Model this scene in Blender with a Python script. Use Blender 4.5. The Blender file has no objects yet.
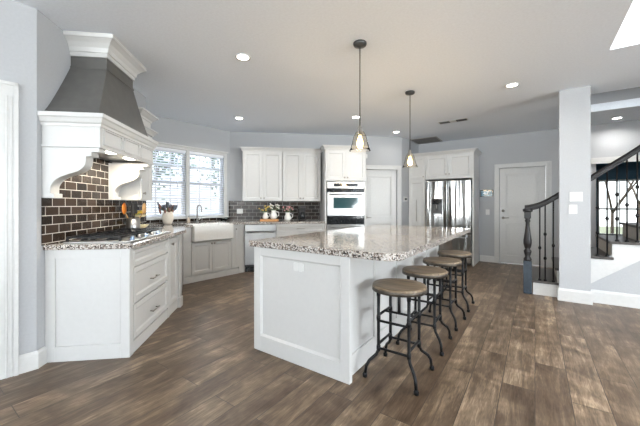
import bpy, bmesh, math, random
from mathutils import Vector, Matrix
random.seed(7)
R = math.radians
SC = bpy.context.scene
COL = SC.collection

# ------------------------------------------------------------------ camera, world, light, exposure
cam = bpy.data.cameras.new('camera'); camo = bpy.data.objects.new('camera', cam); COL.objects.link(camo)
cam.sensor_width = 36; cam.lens = 36 * 307 / 640
cam.shift_y = -(213 - 205) / 640
cam.clip_start = 0.05
camo.location = (0, 0, 1.245); camo.rotation_euler = (R(90), 0, R(35))
SC.camera = camo
vs = SC.view_settings
SC.display_settings.display_device = 'sRGB'
vs.view_transform = 'Standard'; vs.look = 'None'; vs.gamma = 1; vs.use_curve_mapping = False
vs.exposure = 1.19

w = bpy.data.worlds.new('sky'); SC.world = w; w.use_nodes = True
wn = w.node_tree; wn.nodes.clear()
wo = wn.nodes.new('ShaderNodeOutputWorld'); wb = wn.nodes.new('ShaderNodeBackground')
sk = wn.nodes.new('ShaderNodeTexSky'); sk.sky_type = 'HOSEK_WILKIE'; sk.turbidity = 4; sk.ground_albedo = .4
sk.sun_direction = Vector((-.3, -.6, .8)).normalized()
mxw = wn.nodes.new('ShaderNodeMixRGB'); mxw.inputs[0].default_value = .55; mxw.inputs[2].default_value = (1, 1, 1, 1)
wn.links.new(sk.outputs[0], mxw.inputs[1]); wn.links.new(mxw.outputs[0], wb.inputs[0]); wn.links.new(wb.outputs[0], wo.inputs[0])
wb.inputs[1].default_value = 2.0

def area(name, loc, rot, sx, sy, power, col=(1, 1, 1), shape='RECTANGLE', spread=180):
    l = bpy.data.lights.new(name, 'AREA'); l.shape = shape; l.size = sx; l.size_y = sy
    l.energy = power; l.color = col; l.spread = R(spread)
    o = bpy.data.objects.new(name, l); COL.objects.link(o); o.location = loc; o.rotation_euler = rot
    return o
FILL_COL = (.93, .97, 1.0)
# added rear and side fill lamps, aimed up; kitchen_daylight boosts the sink window
for i, x in enumerate((-3.4, .6, 4.6)):
    area('rear_fill', (x, -8.3, 1.5), (R(165), 0, 0), 3.2, 2.3, 350, FILL_COL)
area('side_fill', (9.6, .1, 1.45), (R(158), 0, R(90)), 4.2, 2.2, 900, FILL_COL)
area('kitchen_daylight', (-6.3, 3.3, 3.0), (R(50), 0, R(-95)), 1.6, 1.3, 160, (.93, .97, 1))
area('stairwell_fill', (2.4, 6.04, 5.2), (0, 0, 0), 3.2, .9, 10, FILL_COL)  # added lamp under the capped stairwell, standing in for upper-floor light
area('foyer_fill', (2.6, 2.3, 5.2), (0, 0, 0), 3.2, 2.8, 130, FILL_COL)  # added lamp under the capped foyer well, brightens well and floor
area('hall_fill', (4.6, 8.9, 2.6), (0, 0, 0), 2, 2, 110, FILL_COL)  # lamp added to brighten the hall and entry, not a fixture

# ------------------------------------------------------------------ materials
def mat(name, col, rough=.5, metal=0, emit=None, estr=0, spec=.5, noise=0, nscale=30, bump=0, coat=0):
    m = bpy.data.materials.new(name); m.use_nodes = True
    nt = m.node_tree; b = nt.nodes['Principled BSDF']
    b.inputs['Base Color'].default_value = (*col, 1); b.inputs['Roughness'].default_value = rough
    b.inputs['Metallic'].default_value = metal; b.inputs['Specular IOR Level'].default_value = spec
    b.inputs['Coat Weight'].default_value = coat
    if emit: b.inputs['Emission Color'].default_value = (*emit, 1); b.inputs['Emission Strength'].default_value = estr
    tc = nt.nodes.new('ShaderNodeTexCoord'); n = nt.nodes.new('ShaderNodeTexNoise')
    n.inputs['Scale'].default_value = nscale; n.inputs['Detail'].default_value = 4
    nt.links.new(tc.outputs['Object'], n.inputs['Vector'])
    v = noise or .03
    r = nt.nodes.new('ShaderNodeValToRGB'); e = r.color_ramp.elements
    e[0].position = .3; e[1].position = .7
    e[0].color = (*[c * (1 - v) for c in col], 1); e[1].color = (*[min(1, c * (1 + v)) for c in col], 1)
    nt.links.new(n.outputs['Fac'], r.inputs[0]); nt.links.new(r.outputs[0], b.inputs['Base Color'])
    if bump:
        bp = nt.nodes.new('ShaderNodeBump'); bp.inputs['Strength'].default_value = bump; bp.inputs['Distance'].default_value = .002
        nt.links.new(n.outputs['Fac'], bp.inputs['Height']); nt.links.new(bp.outputs[0], b.inputs['Normal'])
    return m

M = {}
M['wall'] = mat('wall_paint', (.42, .43, .445), .75, nscale=60, bump=.12)
M['wall_white'] = mat('well_paint', (.85, .85, .84), .8)
M['ceil'] = mat('ceiling_paint', (.84, .885, .945), .85, nscale=50, bump=.1)
M['trim'] = mat('trim_white', (.575, .575, .565), .35)
M['cab'] = mat('cabinet_white', (.575, .572, .56), .33, noise=.015)
M['hood'] = mat('hood_grey', (.105, .102, .095), .42, noise=.08, nscale=14)
M['steel'] = mat('stainless', (.38, .38, .375), .32, 1, noise=.08, nscale=6)
M['steel_dark'] = mat('dark_steel', (.07, .07, .07), .3, .6)
M['nickel'] = mat('nickel', (.33, .31, .28), .32, 1)
M['black'] = mat('black_iron', (.006, .006, .007), .35, 0, spec=.25, noise=.3)
M['rim'] = mat('aged_rim', (.10, .085, .07), .45, .8, noise=.3)
M['blackg'] = mat('black_glass', (.012, .014, .016), .08)
M['ovenglass'] = mat('oven_glass', (.015, .06, .065), .07)
M['ceramic'] = mat('white_ceramic', (.82, .81, .78), .12, coat=.4)
M['cream'] = mat('cream_ceramic', (.78, .70, .60), .35)
M['plate'] = mat('white_plastic', (.66, .66, .645), .4)
M['wood_dark'] = mat('dark_wood', (.014, .012, .013), .35, noise=.4, nscale=12, spec=.35)
M['tread'] = mat('stair_tread', (.045, .038, .034), .4, noise=.3, nscale=15)
M['riser'] = mat('stair_riser', (.50, .47, .43), .6, noise=.1)
M['newel_sheen'] = mat('newel_blue_reflection', (.022, .034, .048), .35, noise=.2)  # bluish reflection on the base block put into its colour
M['blind'] = mat('blind_white', (.80, .82, .86), .5)
M['teal'] = mat('teal_paint', (.02, .085, .14), .6)
M['bark'] = mat('bark', (.12, .09, .07), .9, noise=.4)
M['leaf'] = mat('leaves', (.10, .22, .10), .7, noise=.5, nscale=9)
M['lawn'] = mat('lawn', (.25, .27, .18), .9, noise=.3, nscale=3)
M['orange'] = mat('orange_silicone', (.70, .22, .03), .5)
M['blackp'] = mat('black_nylon', (.02, .02, .02), .5)
M['spoonw'] = mat('spoon_wood', (.5, .3, .13), .6, noise=.2)
M['banana'] = mat('banana_skin', (.75, .52, .06), .5, noise=.15)
M['apple'] = mat('green_fruit', (.32, .38, .06), .4, noise=.2)
M['bowlc'] = mat('bowl_cream', (.72, .62, .38), .4)
M['tray'] = mat('tray_wood', (.55, .27, .10), .5, noise=.2, nscale=20)
M['petal_w'] = mat('white_petal', (.85, .8, .76), .7)
M['petal_p'] = mat('pink_petal', (.7, .35, .36), .7)
M['petal_y'] = mat('yellow_petal', (.75, .52, .12), .7)
M['stem'] = mat('dried_stem', (.14, .16, .07), .8)
M['lav'] = mat('dusty_blue_bloom', (.16, .18, .21), .8, noise=.3)
M['lav2'] = mat('dusty_brown_bloom', (.28, .14, .11), .8, noise=.3)
M['soap'] = mat('soap_amber', (.55, .45, .35), .25)
M['screen'] = mat('screen_blue', (.02, .10, .15), .2, emit=(.10, .32, .42), estr=.05)
M['digit'] = mat('digit_white', (.9, .95, 1), .3, emit=(.8, .95, 1), estr=.2)
M['lamp'] = mat('lamp_glow', (1, .97, .9), .5, emit=(1, .95, .86), estr=9)
M['bulb'] = mat('bulb_glow', (1, .8, .4), .5, emit=(1, .66, .22), estr=9)
M['vent'] = mat('vent_grey', (.34, .33, .31), .6)
M['louver_grey'] = mat('louver_grey', (.17, .165, .16), .7)
M['ventd'] = mat('vent_dark', (.07, .07, .07), .7)
M['knobblue'] = mat('blue_film_steel', (.30, .42, .62), .25, .7)

def glass(name, tint, refl=.12, opac=.0):
    m = bpy.data.materials.new(name); m.use_nodes = True; nt = m.node_tree; nt.nodes.clear()
    o = nt.nodes.new('ShaderNodeOutputMaterial'); t = nt.nodes.new('ShaderNodeBsdfTransparent'); g = nt.nodes.new('ShaderNodeBsdfGlossy')
    fr = nt.nodes.new('ShaderNodeLayerWeight'); fr.inputs[0].default_value = refl
    mx = nt.nodes.new('ShaderNodeMixShader'); g.inputs['Roughness'].default_value = .03
    t.inputs[0].default_value = (*tint, 1)
    nt.links.new(fr.outputs['Fresnel'], mx.inputs[0]); nt.links.new(t.outputs[0], mx.inputs[1]); nt.links.new(g.outputs[0], mx.inputs[2])
    nt.links.new(mx.outputs[0], o.inputs[0]); return m
M['glass'] = glass('window_glass', (.96, .98, .98))
M['shade'] = glass('pendant_glass', (.99, .96, .91), .06)
M['bowlglass'] = glass('bowl_glass', (.75, .8, .78), .3)

def blind_mat():
    m = bpy.data.materials.new('blind_vinyl'); m.use_nodes = True; nt = m.node_tree; nt.nodes.clear()
    o = nt.nodes.new('ShaderNodeOutputMaterial'); d = nt.nodes.new('ShaderNodeBsdfDiffuse'); t = nt.nodes.new('ShaderNodeBsdfTranslucent'); mx = nt.nodes.new('ShaderNodeMixShader')
    d.inputs[0].default_value = (.78, .80, .84, 1); t.inputs[0].default_value = (.72, .76, .84, 1); mx.inputs[0].default_value = .45
    nt.links.new(d.outputs[0], mx.inputs[1]); nt.links.new(t.outputs[0], mx.inputs[2]); nt.links.new(mx.outputs[0], o.inputs[0]); return m
M['slat'] = blind_mat()

def floor_mat():
    m = bpy.data.materials.new('plank_floor'); m.use_nodes = True; nt = m.node_tree; N = nt.nodes; L = nt.links
    b = N['Principled BSDF']; tc = N.new('ShaderNodeTexCoord')
    mp = N.new('ShaderNodeMapping'); mp.inputs['Rotation'].default_value = (0, 0, R(90)); L.new(tc.outputs['Object'], mp.inputs[0])
    br = N.new('ShaderNodeTexBrick'); L.new(mp.outputs[0], br.inputs['Vector'])
    br.offset = .37; br.inputs['Scale'].default_value = 1; br.inputs['Brick Width'].default_value = 1.25; br.inputs['Row Height'].default_value = .19
    br.inputs['Mortar Size'].default_value = .0022; br.inputs['Mortar Smooth'].default_value = .1
    br.inputs['Color1'].default_value = (0, 0, 0, 1); br.inputs['Color2'].default_value = (1, 1, 1, 1); br.inputs['Mortar'].default_value = (.5, .5, .5, 1)
    sp = N.new('ShaderNodeSeparateColor'); L.new(br.outputs['Color'], sp.inputs[0])
    wv = N.new('ShaderNodeMath'); wv.operation = 'MULTIPLY'; wv.inputs[1].default_value = 37; L.new(sp.outputs[0], wv.inputs[0])
    m1 = N.new('ShaderNodeMapping'); m1.inputs['Scale'].default_value = (11, 1.3, 1); L.new(tc.outputs['Object'], m1.inputs[0])
    n1 = N.new('ShaderNodeTexNoise'); n1.noise_dimensions = '4D'; n1.inputs['Scale'].default_value = 1; n1.inputs['Detail'].default_value = 6
    n1.inputs['Roughness'].default_value = .62; n1.inputs['Distortion'].default_value = 1.1
    L.new(m1.outputs[0], n1.inputs['Vector']); L.new(wv.outputs[0], n1.inputs['W'])
    m2 = N.new('ShaderNodeMapping'); m2.inputs['Scale'].default_value = (95, 9, 1); L.new(tc.outputs['Object'], m2.inputs[0])
    n2 = N.new('ShaderNodeTexNoise'); n2.inputs['Scale'].default_value = 1; n2.inputs['Detail'].default_value = 6; n2.inputs['Distortion'].default_value = 1.2; L.new(m2.outputs[0], n2.inputs['Vector'])
    n3 = N.new('ShaderNodeTexNoise'); n3.noise_dimensions = '4D'; n3.inputs['Scale'].default_value = 3.0; n3.inputs['Detail'].default_value = 7; n3.inputs['Distortion'].default_value = 1.5
    L.new(tc.outputs['Object'], n3.inputs['Vector']); L.new(wv.outputs[0], n3.inputs['W'])
    def mth(op, a, bb):
        k = N.new('ShaderNodeMath'); k.operation = op
        for i, q in enumerate((a, bb)):
            if isinstance(q, (int, float)): k.inputs[i].default_value = q
            else: L.new(q, k.inputs[i])
        return k.outputs[0]
    f = mth('ADD', mth('MULTIPLY', n1.outputs['Fac'], .62), mth('MULTIPLY', n2.outputs['Fac'], .30))
    f = mth('SUBTRACT', mth('ADD', f, mth('MULTIPLY', n3.outputs['Fac'], .46)), .06)
    f = mth('ADD', f, mth('MULTIPLY', mth('SUBTRACT', sp.outputs[0], .7), .12))
    r = N.new('ShaderNodeValToRGB'); L.new(f, r.inputs[0]); cr = r.color_ramp
    cr.elements[0].position = .38; cr.elements[0].color = (.036, .021, .012, 1)
    cr.elements[1].position = .80; cr.elements[1].color = (.36, .262, .172, 1)
    for p, c in ((.50, (.080, .050, .030, 1)), (.60, (.116, .078, .049, 1)), (.69, (.188, .132, .085, 1))):
        e = cr.elements.new(p); e.color = c
    mo = N.new('ShaderNodeMixRGB'); mo.blend_type = 'MIX'; L.new(br.outputs['Fac'], mo.inputs[0]); L.new(r.outputs[0], mo.inputs[1]); mo.inputs[2].default_value = (.05, .035, .025, 1)
    L.new(mo.outputs[0], b.inputs['Base Color'])
    b.inputs['Roughness'].default_value = .38; b.inputs['Specular IOR Level'].default_value = .4
    bp = N.new('ShaderNodeBump'); bp.inputs['Strength'].default_value = .35; bp.inputs['Distance'].default_value = .003
    hh = mth('SUBTRACT', mth('MULTIPLY', f, .6), br.outputs['Fac']); L.new(hh, bp.inputs['Height']); L.new(bp.outputs[0], b.inputs['Normal'])
    return m
M['floor'] = floor_mat()

def granite():
    m = bpy.data.materials.new('granite'); m.use_nodes = True; nt = m.node_tree; N = nt.nodes; L = nt.links
    b = N['Principled BSDF']; tc = N.new('ShaderNodeTexCoord')
    n = N.new('ShaderNodeTexNoise'); n.inputs['Scale'].default_value = 20; n.inputs['Detail'].default_value = 3; L.new(tc.outputs['Object'], n.inputs['Vector'])
    v = N.new('ShaderNodeTexVoronoi'); v.inputs['Scale'].default_value = 105; L.new(tc.outputs['Object'], v.inputs['Vector'])
    sp = N.new('ShaderNodeSeparateColor'); L.new(v.outputs['Color'], sp.inputs[0])
    a = N.new('ShaderNodeMath'); a.operation = 'MULTIPLY_ADD'; a.inputs[1].default_value = .62; L.new(sp.outputs[0], a.inputs[0])
    k = N.new('ShaderNodeMath'); k.operation = 'MULTIPLY'; k.inputs[1].default_value = .55; L.new(n.outputs['Fac'], k.inputs[0]); L.new(k.outputs[0], a.inputs[2])
    r = N.new('ShaderNodeValToRGB'); L.new(a.outputs[0], r.inputs[0]); cr = r.color_ramp; cr.interpolation = 'CONSTANT'
    cr.elements[0].position = 0; cr.elements[0].color = (.035, .03, .028, 1)
    cr.elements[1].position = .87; cr.elements[1].color = (.13, .11, .10, 1)
    for p, c in ((.36, (.15, .115, .095, 1)), (.47, (.30, .27, .245, 1)), (.57, (.52, .48, .44, 1)), (.72, (.30, .24, .20, 1)), (.78, (.62, .60, .57, 1))):
        e = cr.elements.new(p); e.color = c
    L.new(r.outputs[0], b.inputs['Base Color']); b.inputs['Roughness'].default_value = .09; b.inputs['Specular IOR Level'].default_value = .6
    return m
M['granite'] = granite()

def tile():
    m = bpy.data.materials.new('backsplash_tile'); m.use_nodes = True; nt = m.node_tree; N = nt.nodes; L = nt.links
    b = N['Principled BSDF']; tc = N.new('ShaderNodeTexCoord')
    s = N.new('ShaderNodeSeparateXYZ'); c = N.new('ShaderNodeCombineXYZ'); L.new(tc.outputs['Object'], s.inputs[0])
    L.new(s.outputs[0], c.inputs[0]); L.new(s.outputs[2], c.inputs[1])
    br = N.new('ShaderNodeTexBrick'); L.new(c.outputs[0], br.inputs['Vector'])
    br.inputs['Scale'].default_value = 1; br.inputs['Brick Width'].default_value = .152; br.inputs['Row Height'].default_value = .0725
    br.inputs['Mortar Size'].default_value = .0034; br.inputs['Mortar Smooth'].default_value = .1; br.inputs['Bias'].default_value = 0
    br.inputs['Color1'].default_value = (.014, .010, .008, 1); br.inputs['Color2'].default_value = (.048, .033, .025, 1); br.inputs['Mortar'].default_value = (.44, .42, .39, 1)
    n = N.new('ShaderNodeTexNoise'); n.inputs['Scale'].default_value = 28; n.inputs['Detail'].default_value = 3; L.new(tc.outputs['Object'], n.inputs['Vector'])
    L.new(br.outputs['Color'], b.inputs['Base Color'])
    rr = N.new('ShaderNodeMath'); rr.operation = 'MULTIPLY_ADD'; rr.inputs[1].default_value = .6; rr.inputs[2].default_value = .2; b.inputs['Specular IOR Level'].default_value = .3; L.new(br.outputs['Fac'], rr.inputs[0]); L.new(rr.outputs[0], b.inputs['Roughness'])
    h = N.new('ShaderNodeMath'); h.operation = 'MULTIPLY_ADD'; h.inputs[1].default_value = -1.0; L.new(br.outputs['Fac'], h.inputs[0])
    k = N.new('ShaderNodeMath'); k.operation = 'MULTIPLY'; k.inputs[1].default_value = .9; L.new(n.outputs['Fac'], k.inputs[0]); L.new(k.outputs[0], h.inputs[2])
    bp = N.new('ShaderNodeBump'); bp.inputs['Strength'].default_value = .6; bp.inputs['Distance'].default_value = .004; L.new(h.outputs[0], bp.inputs['Height']); L.new(bp.outputs[0], b.inputs['Normal'])
    return m
M['tile'] = tile()

def seatwood():
    m = bpy.data.materials.new('seat_wood'); m.use_nodes = True; nt = m.node_tree; N = nt.nodes; L = nt.links
    b = N['Principled BSDF']; tc = N.new('ShaderNodeTexCoord'); mp = N.new('ShaderNodeMapping'); mp.inputs['Scale'].default_value = (4, 45, 4)
    mp.inputs['Rotation'].default_value = (0, 0, R(35)); L.new(tc.outputs['Object'], mp.inputs[0])
    n = N.new('ShaderNodeTexNoise'); n.inputs['Scale'].default_value = 1; n.inputs['Detail'].default_value = 5; n.inputs['Distortion'].default_value = .6; L.new(mp.outputs[0], n.inputs[0])
    r = N.new('ShaderNodeValToRGB'); L.new(n.outputs['Fac'], r.inputs[0]); r.color_ramp.elements[0].position = .3; r.color_ramp.elements[0].color = (.085, .055, .032, 1)
    r.color_ramp.elements[1].position = .75; r.color_ramp.elements[1].color = (.30, .22, .14, 1)
    L.new(r.outputs[0], b.inputs['Base Color']); b.inputs['Roughness'].default_value = .45
    return m
M['seat'] = seatwood()

def fridge_steel():
    m = mat('brushed_steel', (.40, .40, .395), .16, 1)
    nt = m.node_tree; N = nt.nodes; L = nt.links; b = N['Principled BSDF']; tc = N.new('ShaderNodeTexCoord'); mp = N.new('ShaderNodeMapping')
    mp.inputs['Scale'].default_value = (5, 5, .35); L.new(tc.outputs['Object'], mp.inputs[0]); n = N.new('ShaderNodeTexNoise'); n.inputs['Scale'].default_value = 1; L.new(mp.outputs[0], n.inputs[0])
    bp = N.new('ShaderNodeBump'); bp.inputs['Strength'].default_value = .8; bp.inputs['Distance'].default_value = .06; L.new(n.outputs['Fac'], bp.inputs['Height']); L.new(bp.outputs[0], b.inputs['Normal'])
    return m
M['fsteel'] = fridge_steel()

# ------------------------------------------------------------------ mesh builder
class MB:
    def __init__(s): s.b = bmesh.new()
    def faces(s, vs_, fs, smooth=False):
        v = [s.b.verts.new(p) for p in vs_]
        for f in fs:
            try:
                q = s.b.faces.new([v[i] for i in f]); q.smooth = smooth
            except ValueError: pass
        return s
    def box(s, x0, x1, y0, y1, z0, z1):
        x0, x1 = sorted((x0, x1)); y0, y1 = sorted((y0, y1)); z0, z1 = sorted((z0, z1))
        p = [(x, y, z) for z in (z0, z1) for y in (y0, y1) for x in (x0, x1)]
        return s.faces(p, [(0, 2, 3, 1), (4, 5, 7, 6), (0, 1, 5, 4), (2, 6, 7, 3), (0, 4, 6, 2), (1, 3, 7, 5)])
    def prism(s, pts, a0, a1, plane='xy'):
        n = len(pts)
        f = {'xy': lambda p, a: (p[0], p[1], a), 'xz': lambda p, a: (p[0], a, p[1]), 'yz': lambda p, a: (a, p[0], p[1])}[plane]
        return s.faces([f(p, a0) for p in pts] + [f(p, a1) for p in pts],
                       [tuple(range(n))[::-1], tuple(range(n, 2 * n))] + [(i, (i + 1) % n, n + (i + 1) % n, n + i) for i in range(n)])
    def rings(s, rr, cap=True, smooth=True, closed=True):
        n = len(rr[0]); fs = []
        for k in range(len(rr) - 1):
            for i in range(n if closed else n - 1):
                j = (i + 1) % n
                fs.append((k * n + i, k * n + j, (k + 1) * n + j, (k + 1) * n + i))
        v = [s.b.verts.new(p) for r_ in rr for p in r_]
        for f in fs:
            q = s.b.faces.new([v[i] for i in f]); q.smooth = smooth
        if cap:
            s.b.faces.new([v[i] for i in range(n)][::-1]); s.b.faces.new([v[(len(rr) - 1) * n + i] for i in range(n)])
        return s
    def lathe(s, prof, c=(0, 0, 0), seg=24, cap=True, smooth=True):
        rr = [[(c[0] + r * math.cos(2 * math.pi * i / seg), c[1] + r * math.sin(2 * math.pi * i / seg), c[2] + z) for i in range(seg)] for r, z in prof]
        return s.rings(rr, cap, smooth)
    def tube(s, pts, r, seg=8, smooth=True):
        P = [Vector(p) for p in pts]; rs = r if isinstance(r, (list, tuple)) else [r] * len(P)
        rr = []; up = None
        for i, p in enumerate(P):
            t = (P[min(i + 1, len(P) - 1)] - P[max(i - 1, 0)]).normalized()
            if up is None: up = Vector((0, 0, 1)) if abs(t.z) < .9 else Vector((1, 0, 0))
            a = (up - t * up.dot(t)).normalized(); up = a; b_ = t.cross(a)
            rr.append([tuple(p + rs[i] * (math.cos(2 * math.pi * k / seg) * a + math.sin(2 * math.pi * k / seg) * b_)) for k in range(seg)])
        return s.rings(rr, True, smooth)
    def ball(s, c, r, seg=12, sz=1.0):
        prof = [(max(.0005, r * math.sin(math.pi * i / 8)), -r * sz * math.cos(math.pi * i / 8)) for i in range(9)]
        return s.lathe(prof, c, seg)
    def sweep(s, path, prof):
        # closed profile of (offset to the right of travel, z), mitred along an open xy path
        n = len(path); rr = []
        for i in range(n):
            ds = []
            if i > 0: ds.append((Vector(path[i]) - Vector(path[i - 1])).normalized())
            if i < n - 1: ds.append((Vector(path[i + 1]) - Vector(path[i])).normalized())
            ns = [Vector((d.y, -d.x)) for d in ds]
            m_ = ns[0] if len(ns) == 1 else (ns[0] + ns[1]).normalized() / max(.3, math.cos(ns[0].angle(ns[1]) / 2))
            rr.append([(path[i][0] + m_.x * o, path[i][1] + m_.y * o, z) for o, z in prof])
        return s.rings(rr, True, False)
    def shaker(s, x0, x1, z0, z1, y, t=.02, rail=.055, mould=True):
        # front faces -y, back of the door at y
        s.box(x0, x0 + rail, y - t, y, z0, z1); s.box(x1 - rail, x1, y - t, y, z0, z1)
        s.box(x0 + rail, x1 - rail, y - t, y, z0, z0 + rail); s.box(x0 + rail, x1 - rail, y - t, y, z1 - rail, z1)
        s.box(x0 + rail, x1 - rail, y - t * .45, y, z0 + rail, z1 - rail)
        if mould:
            q = .012; a, b_, c, d = x0 + rail, x1 - rail, z0 + rail, z1 - rail; yo, yi = y - t * .85, y - t * .45
            for u in (((a, c), (b_, c), (b_ - q, c + q), (a + q, c + q)), ((a, d), (b_, d), (b_ - q, d - q), (a + q, d - q)),
                      ((a, c), (a, d), (a + q, d - q), (a + q, c + q)), ((b_, c), (b_, d), (b_ - q, d - q), (b_ - q, c + q))):
                s.faces([(u[0][0], yo, u[0][1]), (u[1][0], yo, u[1][1]), (u[2][0], yi, u[2][1]), (u[3][0], yi, u[3][1])], [(0, 1, 2, 3)])
        return s
    def build(s, name, m, parent=None, bevel=0, loc=None, rotz=0):
        bmesh.ops.recalc_face_normals(s.b, faces=s.b.faces)
        me = bpy.data.meshes.new(name); s.b.to_mesh(me); s.b.free()
        me.materials.append(M[m] if isinstance(m, str) else m)
        o = bpy.data.objects.new(name, me); COL.objects.link(o)
        if parent: o.parent = parent
        if loc is not None: o.location = loc; o.rotation_euler = (0, 0, rotz)
        if bevel:
            bv = o.modifiers.new('bevel', 'BEVEL'); bv.width = bevel; bv.segments = 2; bv.limit_method = 'ANGLE'; bv.angle_limit = R(40)
        return o

def tag(o, label, cat, group=None, kind=None):
    if label: o['label'] = label
    if cat: o['category'] = cat
    if group: o['group'] = group
    if kind: o['kind'] = kind
    return o
def thing(name, label, cat, loc=(0, 0, 0), rotz=0, group=None):
    o = bpy.data.objects.new(name, None); COL.objects.link(o); o.location = loc; o.rotation_euler = (0, 0, rotz)
    o.empty_display_size = .1
    return tag(o, label, cat, group)
def struct(o, label=None, cat=None):
    o['kind'] = 'structure'
    if label: o['label'] = label
    if cat: o['category'] = cat
    return o
def copy_tree(o, parent=None):
    c = o.copy(); COL.objects.link(c)
    if parent: c.parent = parent
    for ch in list(kids.get(o.name, [])) or [x for x in COL.objects if x.parent == o]:
        copy_tree(ch, c)
    return c
kids = {}

class Frame:
    """a wall's own frame: x to the right as seen from the room, y into the wall"""
    def __init__(s, ox, oy, rot): s.o = (ox, oy, 0); s.r = R(rot); s.c, s.s = math.cos(s.r), math.sin(s.r)
    def w(s, x, y): return (s.o[0] + s.c * x - s.s * y, s.o[1] + s.s * x + s.c * y)
    def w3(s, x, y, z=0): return (*s.w(x, y), z)
K = Frame(-3.11, .678, 132.8)        # range wall
S = Frame(-5.08, 4.06, 85)           # sink window wall
B = Frame(-5.08, 4.06, 43.5)         # oven wall
D = Frame(0, 7.62, 0)                # entry door wall
LW = Frame(-3.11, .678, 83 )         # left wall, x runs towards the range wall
H = 2.74

def wall(name, fr, x0, x1, openings=(), z1=H, th=.12, m='wall', z0=0):
    mb = MB(); xs = x0
    for a, b_, c, d in sorted(openings):
        if a > xs: mb.box(xs, a, 0, th, z0, z1)
        if c > z0: mb.box(a, b_, 0, th, z0, c)
        if d < z1: mb.box(a, b_, 0, th, d, z1)
        xs = b_
    if x1 > xs: mb.box(xs, x1, 0, th, z0, z1)
    return struct(mb.build(name, m, None, 0, fr.o, fr.r))
BASE = [(0, 0), (.016, 0), (.016, .115), (.008, .135), (0, .135)]
def baseboard(name, pts):
    return struct(MB().sweep(pts, BASE).build(name, 'trim'))

# ------------------------------------------------------------------ shell
struct(MB().box(-6.2, 9.6, -8.2, 10.6, -.08, 0).build('floor', 'floor'))
# ceiling with two wells, one over the stair, one over the foyer
cb = MB()
z0, z1 = H, H + .12
cb.box(-6.2, .59, -8.2, 10.6, z0, z1)
cb.box(.59, 5.0, -8.2, .6, z0, z1); cb.box(.59, 5.0, 4.03, 5.50, z0, z1); cb.box(.59, 5.0, 6.55, 10.6, z0, z1)
cb.box(5.0, 9.6, -8.2, 10.6, z0, z1)
struct(cb.build('ceiling', 'ceil'))
def well(name, x0, x1, y0, y1, m):
    mb = MB(); a, b_ = H + .121, 5.3
    mb.box(x0 - .1, x0, y0 - .1, y1 + .1, a, b_); mb.box(x1, x1 + .1, y0 - .1, y1 + .1, a, b_)
    mb.box(x0, x1, y0 - .1, y0, a, b_); mb.box(x0, x1, y1, y1 + .1, a, b_)
    mb.box(x0 - .1, x1 + .1, y0 - .1, y1 + .1, b_, b_ + .05)
    return struct(mb.build(name, m))
well('wall_stairwell', .59, 5.0, 5.50, 6.55, 'wall')
well('wall_foyer', .59, 5.0, .6, 4.03, 'wall_white')

wall('wall_left', LW, -8.9, 0, [(-2.2, -.20, 0, 2.035)])
wall('wall_range', K, 0, 1.95)
cw = Frame(*K.w(1.95, 0), 176)
end = S.w(-1.97, 0)
ang = math.degrees(math.atan2(end[1] - cw.o[1], end[0] - cw.o[0]))
cwf = Frame(cw.o[0], cw.o[1], ang)
L_ = math.hypot(end[0] - cw.o[0], end[1] - cw.o[1])
wall('wall_return', cwf, 0, L_)
wall('wall_window', S, -2.2, .05, [(-1.65, -.14, 1.03, 2.23)])
PD = (2.80, 3.57, 0, 2.02)
wall('wall_back', B, 0, 3.68, [PD])
p1 = B.w(3.68, 0); p2 = (-2.36, 6.90)
an = math.degrees(math.atan2(p2[1] - p1[1], p2[0] - p1[0]))
PF = Frame(p1[0], p1[1], an)
wall('wall_strip', PF, 0, math.hypot(p2[0] - p1[0], p2[1] - p1[1]))
wall('wall_alcove', Frame(-2.36, 6.90, 90), 0, .72, th=.1)
wall('wall_entry', D, -2.36, 9.3, [(-.63, .18, 0, 2.03), (.93, 5.4, 0, 2.06)])
wall('wall_column', Frame(.262, 5.09, 0), 0, .31, th=.112)
# wall below the stair follows the stair's slope
ux = .55
sw = MB(); sw.prism([(.572, 0), (9.3, 0), (9.3, H), (3.56, H), (.572, .45)], 5.235, 5.32, 'xz')
struct(sw.build('wall_stair', 'wall'))
rear = Frame(9.6, -8.1, 180)
wall('wall_rear', rear, 0, 15.8, [(3.3, 6.7, .3, 2.6), (7.3, 10.7, .3, 2.6), (11.3, 14.7, .3, 2.6)])
right = Frame(9.3, 5.3, -90)
wall('wall_right', right, -5.0, 13.5, [(2.9, 7.4, .3, 2.6)])
wall('wall_hall', Frame(.75, 7.75, 90), 0, 2.5, th=.1, m='teal')
wall('wall_far', Frame(0, 10.2, 0), .6, 5.6, [(1.26, 4.6, .50, 1.86)], m='teal')
struct(MB().box(.85, 5.6, 7.745, 10.2, 2.45, 2.5).build('ceiling_hall', 'ceil'))

for i, (fr, a, b_, c, d, nm) in enumerate(((rear, 3.3, 6.7, .3, 2.6, 'added_window_3'), (rear, 7.3, 10.7, .3, 2.6, 'added_window_4'), (rear, 11.3, 14.7, .3, 2.6, 'added_window_5'), (right, 2.9, 7.4, .3, 2.6, 'added_window_6'))):  # windows added out of view to go with the fill lamps
    mb = MB(); 
    for q in (a, (a + b_) / 2 - .02, b_ - .05): mb.box(q, q + .05, .03, .09, c, d)
    for q in (c, d - .05): mb.box(a, b_, .031, .089, q, q + .05)
    wdw = struct(mb.build(nm, 'trim', None, 0, fr.o, fr.r))
    MB().box(a, b_, .055, .06, c, d).build('window_pane', 'glass', wdw)

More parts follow.
